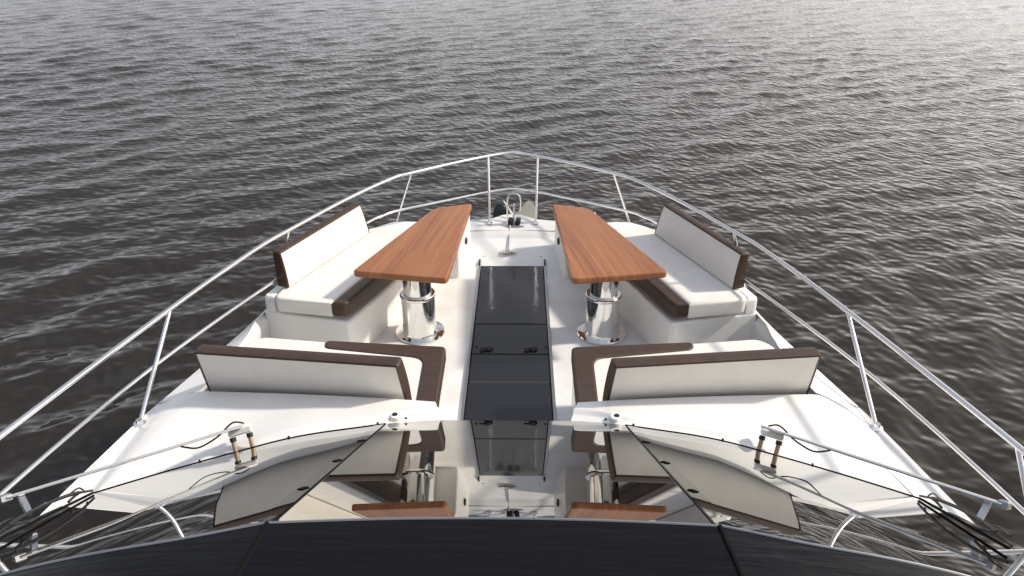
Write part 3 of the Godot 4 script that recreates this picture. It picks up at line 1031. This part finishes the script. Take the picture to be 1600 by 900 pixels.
func make_small_things():
	for s in [-1.0, 1.0]:
		var side := "left" if s < 0 else "right"
		var o := thing("filler_cap", "small white round fitting with dark hole, %s foot of the windscreen" % side, "deck fitting", "two fittings at the windscreen foot")
		var p := Vector3(0.60, 0.652, -3.27)
		var g := Geo.new()
		g.lathe([[0.0, -0.03], [0.036, -0.03], [0.034, 0.008], [0.028, 0.016], [0.02, 0.017], [0.0, 0.017]], p, 24)
		part("boss", g.mirrored(s), M.gelcoat, o)
		g = Geo.new()
		g.lathe([[0.0, 0.012], [0.017, 0.012], [0.015, 0.0195], [0.0, 0.0195]], p + Vector3(0.006, 0, -0.004), 16)
		part("hole_plug", g.mirrored(s), M.black, o)
		var k := 0
		for u in [-0.05, 0.05, 0.52, 0.98]:
			var b: Vector3 = glass(maxf(u, 0.0), base_v(maxf(u, 0.0)) - 0.035)
			if u < 0: b = Vector3(0.548, 0.632, -3.285)
			g = Geo.new()
			g.lathe([[0.0, -0.01], [0.007, -0.01], [0.0065, 0.007], [0.004, 0.01], [0.0, 0.01]], b, 10)
			var where: String = ["innermost, by the round fitting", "second outward, just outside the round fitting", "third outward, before the wiper spindles", "outermost, under the wiper arm"][k]
			lone("deck_stud", g.mirrored(s), M.black, "tiny black stud at the %s windscreen foot, %s" % [side, where], "stud", "studs along the windscreen foot")
			k += 1
		g = Geo.new()
		g.lathe([[0.0, 0.0], [0.034, 0.0], [0.032, 0.006], [0.02, 0.008], [0.0, 0.006]], Vector3(0.285, 0.028, -6.79), 20, Basis(Vector3.RIGHT, -0.33))
		lone("deck_drain", g.mirrored(s), M.alloy, "small flush metal disc in the bow deck, %s of the round hatch" % side, "deck fitting", "two flush discs in the bow deck")
	# windlass lid with chain
	var w := thing("windlass_lid", "round steel lid set in the middle of the bow deck", "lid")
	var c := Vector3(-0.04, 0.055, -6.84)
	var tilt := Basis(Vector3.RIGHT, -0.33)
	var g := Geo.new()
	g.lathe([[0.0, -0.004], [0.088, -0.004], [0.09, 0.008], [0.08, 0.014], [0.074, 0.010], [0.0, 0.010]], c, 32, tilt)
	part("rim", g, M.steel, w)
	g = Geo.new()
	g.lathe([[0.0, 0.008], [0.07, 0.008], [0.068, 0.016], [0.0, 0.018]], c, 28, tilt)
	part("lid", g, M.alloy, w)
	g = Geo.new()
	g.tube(PackedVector3Array([c + Vector3(0, 0.03, 0.01), Vector3(-0.03, 0.16, -7.06), Vector3(-0.025, 0.27, -7.22)]), 0.007, 8)
	lone("anchor_chain", g, M.alloy, "thin straight chain from the round lid to the anchor roller", "chain")
	# anchor on its roller
	var a := thing("anchor_roller", "steel hoop and black rollers at the tip of the bow", "anchor roller")
	var b := Vector3(0.02, 0.20, -7.17)
	g = Geo.new()
	g.tube(smooth([b + Vector3(-0.075, 0, 0), b + Vector3(-0.075, 0.27, -0.02), b + Vector3(-0.05, 0.335, -0.03), b + Vector3(0.0, 0.352, -0.03), b + Vector3(0.04, 0.335, -0.03), b + Vector3(0.062, 0.27, -0.03), b + Vector3(0.055, 0.16, -0.03)], 6), 0.0085, 8)
	part("hoop", g, M.steel, a)
	g = Geo.new()
	g.box(b + Vector3(-0.008, 0.12, -0.02), Vector3(0.018, 0.25, 0.03))
	part("post", g, M.paint, a)
	for x in [-0.042, 0.034]:
		g = Geo.new()
		g.tube(PackedVector3Array([b + Vector3(x - 0.024, 0.055, -0.02), b + Vector3(x + 0.024, 0.045, -0.02)]), 0.042, 16)
		part("roller", g, M.black, a)
	g = Geo.new()
	g.box(b + Vector3(0, -0.006, -0.02), Vector3(0.19, 0.02, 0.12), Basis(Vector3.RIGHT, -0.3))
	part("base_bracket", g, M.alloy, a)
	var an := thing("anchor", "plough anchor with spread flukes hung over the bow tip", "anchor")
	var pts := [[0.0, 0.0], [0.17, 0.19], [0.215, 0.17], [0.255, 0.11], [0.275, 0.02], [0.27, -0.05], [0.05, -0.03]]
	for s in [-1.0, 1.0]:
		g = Geo.new()
		var up := PackedVector3Array(); var dn := PackedVector3Array()
		for q in smooth_outline(pts):
			var k := 1.0 if s > 0 else 0.85
			var p := Vector3(-0.015 + q.x * k, 0.215 + q.y * k, -7.34 - q.x * 0.35)
			up.push_back(p); dn.push_back(p + Vector3(0, -0.004, -0.016))
		g.fan(up); g.fan(dn, true); g.loft([up, dn], true)
		var m := g.mirrored(s)
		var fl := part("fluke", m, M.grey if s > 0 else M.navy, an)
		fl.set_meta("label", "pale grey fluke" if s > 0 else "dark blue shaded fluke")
	g = Geo.new()
	g.tube(PackedVector3Array([Vector3(0.02, 0.29, -7.24), Vector3(0.0, 0.1, -7.42), Vector3(0, -0.35, -7.5)]), 0.022, 8)
	part("shank", g, M.steel, an)
	g = Geo.new()
	g.tube(PackedVector3Array([Vector3(0.0, 0.29, -7.28), Vector3(-0.10, 0.42, -7.34)]), 0.009, 8)
	part("stock", g, M.steel, an)

func smooth_outline(pts: Array) -> PackedVector2Array:
	return round_poly(pts, 0.05, 4)

func _ready():
	# camera, sky, sun, exposure
	var cam := Camera3D.new()
	cam.fov = rad_to_deg(2.0 * atan(450.0 / 1150.0))
	cam.near = 0.05; cam.far = 8000.0
	cam.position = Vector3(0.074, 3.1, 0.0)
	cam.rotation_order = EULER_ORDER_YXZ
	cam.rotation = Vector3(deg_to_rad(-26.8), deg_to_rad(0.665), deg_to_rad(-0.1))
	add_child(cam); cam.current = true
	var az := deg_to_rad(8.0); var el := deg_to_rad(40.0)
	sun_to = Vector3(cos(el) * cos(az), sin(el), -cos(el) * sin(az))
	var sun := DirectionalLight3D.new()
	sun.name = "sun"
	sun.light_energy = 1.4; sun.light_color = Color(1.0, 0.955, 0.885)
	sun.light_angular_distance = 4.0; sun.shadow_enabled = true
	sun.look_at_from_position(sun_to * 10.0, Vector3.ZERO)
	add_child(sun)
	var we := WorldEnvironment.new()
	var env := Environment.new()
	env.background_mode = Environment.BG_SKY
	env.sky = make_sky()
	env.background_energy_multiplier = 1.0
	env.tonemap_mode = Environment.TONE_MAPPER_LINEAR
	env.tonemap_exposure = 0.98
	env.sdfgi_enabled = true; env.ssao_enabled = true; env.ssil_enabled = true
	we.environment = env
	add_child(we)
	make_materials()
	make_profile()
	make_water()
	make_yacht()
	make_windscreen()
	for s in [-1.0, 1.0]: make_furniture(s)
	make_railing()
	for s in [-1.0, 1.0]: make_wiper(s)
	make_small_things()
